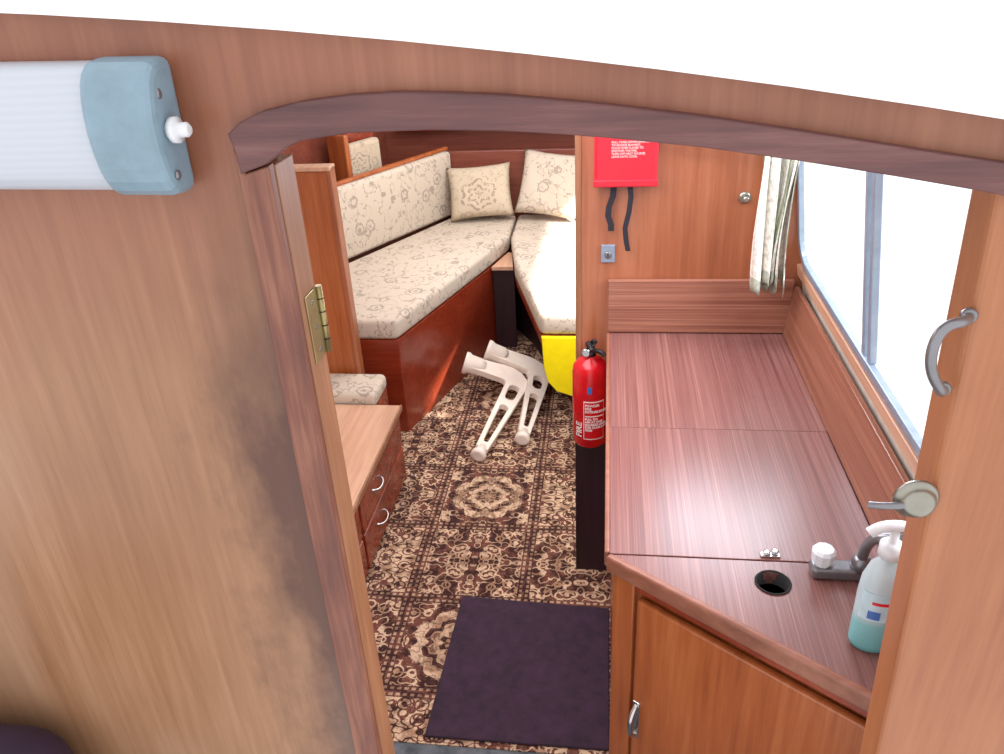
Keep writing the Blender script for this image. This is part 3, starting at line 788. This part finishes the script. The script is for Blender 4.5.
# ------------------------------------------------------------ table legs on the carpet
def tableleg(C, E, Fp):
    ex_ = (Fp-E).normalized(); L = (Fp-E).length
    c = C-E; nz = ex_.cross(c).normalized(); ey_ = nz.cross(ex_)
    cx, cy = c.dot(ex_), c.dot(ey_)
    m = frame(E, ex_, ey_, nz)
    cdir = Vector((cx, cy)).normalized()
    path = []
    P0 = Vector((cx, cy)); P1 = Vector((0, 0)); P2 = Vector((L, 0))
    def add(p, w): path.append((p, w))
    for t in (0, .25, .5, .65): add(P0.lerp(P1, t), .040+.016*t)
    A_ = P0.lerp(P1, .65); B_ = P1.lerp(P2, .16)
    for t in (.2, .4, .6, .8): add((1-t)**2*A_+2*t*(1-t)*P1+t*t*B_, .053)
    for t in (.16, .3, .45, .6, .75, .9, .97): add(P1.lerp(P2, t), .052-.027*t)
    left = []; right = []
    for i, (p, w) in enumerate(path):
        a = path[max(0, i-1)][0]; b = path[min(len(path)-1, i+1)][0]
        tg = (b-a).normalized(); nn_ = Vector((-tg.y, tg.x)); left.append(p+nn_*w); right.append(p-nn_*w)
    outer = [tuple(x) for x in left]+[tuple(x) for x in right[::-1]]
    holes = []
    def slot(t0, t1, hw0, hw1):
        x0, x1 = L*t0, L*t1; pts = []
        for i in range(9):
            a = math.pi/2+math.pi*i/8; pts.append((x0+hw0*math.cos(a)+hw0, hw0*math.sin(a)))
        for i in range(9):
            a = -math.pi/2+math.pi*i/8; pts.append((x1+hw1*math.cos(a)-hw1, hw1*math.sin(a)))
        holes.append(pts)
    slot(.14, .34, .024, .021); slot(.42, .90, .019, .010)
    fr_ = plate('leg_frame', outer, holes, .030, m, 'leg', .003)
    rz = Vector((0,0,1)).rotation_difference(m.to_3x3() @ Vector((cdir.x, cdir.y, 0))).to_matrix()
    cp_ = lathe('end_cup', [(.030,-.07),(.040,-.05),(.043,0),(.050,.012),(.050,.026),(.040,.027),(.034,.012),(.01,.010)], 'leg', C, rz, seg=28)
    rz2 = Vector((0,0,1)).rotation_difference(ex_).to_matrix()
    ft = lathe('foot', [(.020,-.03),(.024,0),(.031,.01),(.031,.024),(.022,.030)], 'leg', Fp, rz2, seg=24)
    pg = lathe('foot_plug', [(.012,.0),(.012,.004)], 'legd', m @ Vector((L-.01, 0, .015)), m.to_3x3(), seg=16)
    return [fr_, cp_, ft, pg]
pA = tableleg(onZ(470, 364, .16), onZ(520, 379, .085), onZ(480, 452, .038))
gA = group('table_leg', pA, 'cream plastic angled table leg with cut-outs lying on the carpet', 'table leg', base=onZ(480,452,.004))
pB = tableleg(onZ(492, 352, .17), onZ(541, 370, .085), onZ(523, 436, .038))
gB = group('table_leg', pB, 'cream plastic angled table leg with cut-outs lying beside its twin', 'table leg', base=onZ(523,436,.004))
gA['group'] = gB['group'] = 'detached cream table legs'

cl = box('cockpit_locker', -1.35, -.62, .27, .64, .0, .70, 'cream', .006); meta(cl, 'cream cockpit locker against the aft bulkhead', 'locker')
nc = box('cockpit_cushion', -1.33, -.68, .28, .635, .702, .905, 'navy', .08, 6)
for p_ in nc.data.polygons: p_.use_smooth = True
meta(nc, 'dark navy vinyl cushion on the cockpit locker', 'cushion')

# ------------------------------------------------------------ lights
w = bpy.data.worlds.new('w'); sc.world = w; w.use_nodes = True
bg = w.node_tree.nodes['Background']; bg.inputs[0].default_value = (1, .98, 1, 1); bg.inputs[1].default_value = 1.42
def area(name, loc, target, sx, sy, e, c=(1,1,1)):
    l = bpy.data.lights.new(name, 'AREA'); l.shape = 'RECTANGLE'; l.size = sx; l.size_y = sy; l.energy = e; l.color = c
    o = bpy.data.objects.new(name, l); o.location = loc; COL.objects.link(o)
    o.rotation_euler = (Vector(target)-Vector(loc)).to_track_quat('-Z', 'Y').to_euler(); return o
area('cabin_fill', (-.35, 1.5, 1.60), (-.35, 1.6, 0), .7, 1.1, 16, (1,.93,1))  # added overhead fill to brighten the cabin, no fitting modelled
area('bow_fill', (-.5, 3.3, 1.52), (-.5, 3.5, 0), 1.0, 1.0, 15, (1,.97,1))  # added fill over the berths, the roof has no hatch
area('worktop_sheen_fill', (.34, 1.84, 1.44), (.24, 1.05, .85), .34, .18, 4.6, (.82,.88,1))  # added unseen light that puts a cool sheen on the worktop
area('sky_glow', (1.35, 1.35, 1.80), (.3, 1.30, .95), 1.3, .6, 45, (.9,.94,1))
sl_ = bpy.data.lights.new('sun_beam', 'SPOT'); sl_.energy = 5200; sl_.spot_size = math.radians(28); sl_.spot_blend = .35; sl_.shadow_soft_size = .05; sl_.color = (1, .98, .94)
so = bpy.data.objects.new('sun_beam', sl_); COL.objects.link(so); so.location = (2.12, 2.3, 2.88)
so.rotation_euler = (Vector((-.18, 3.6, .52))-Vector(so.location)).to_track_quat('-Z', 'Y').to_euler()
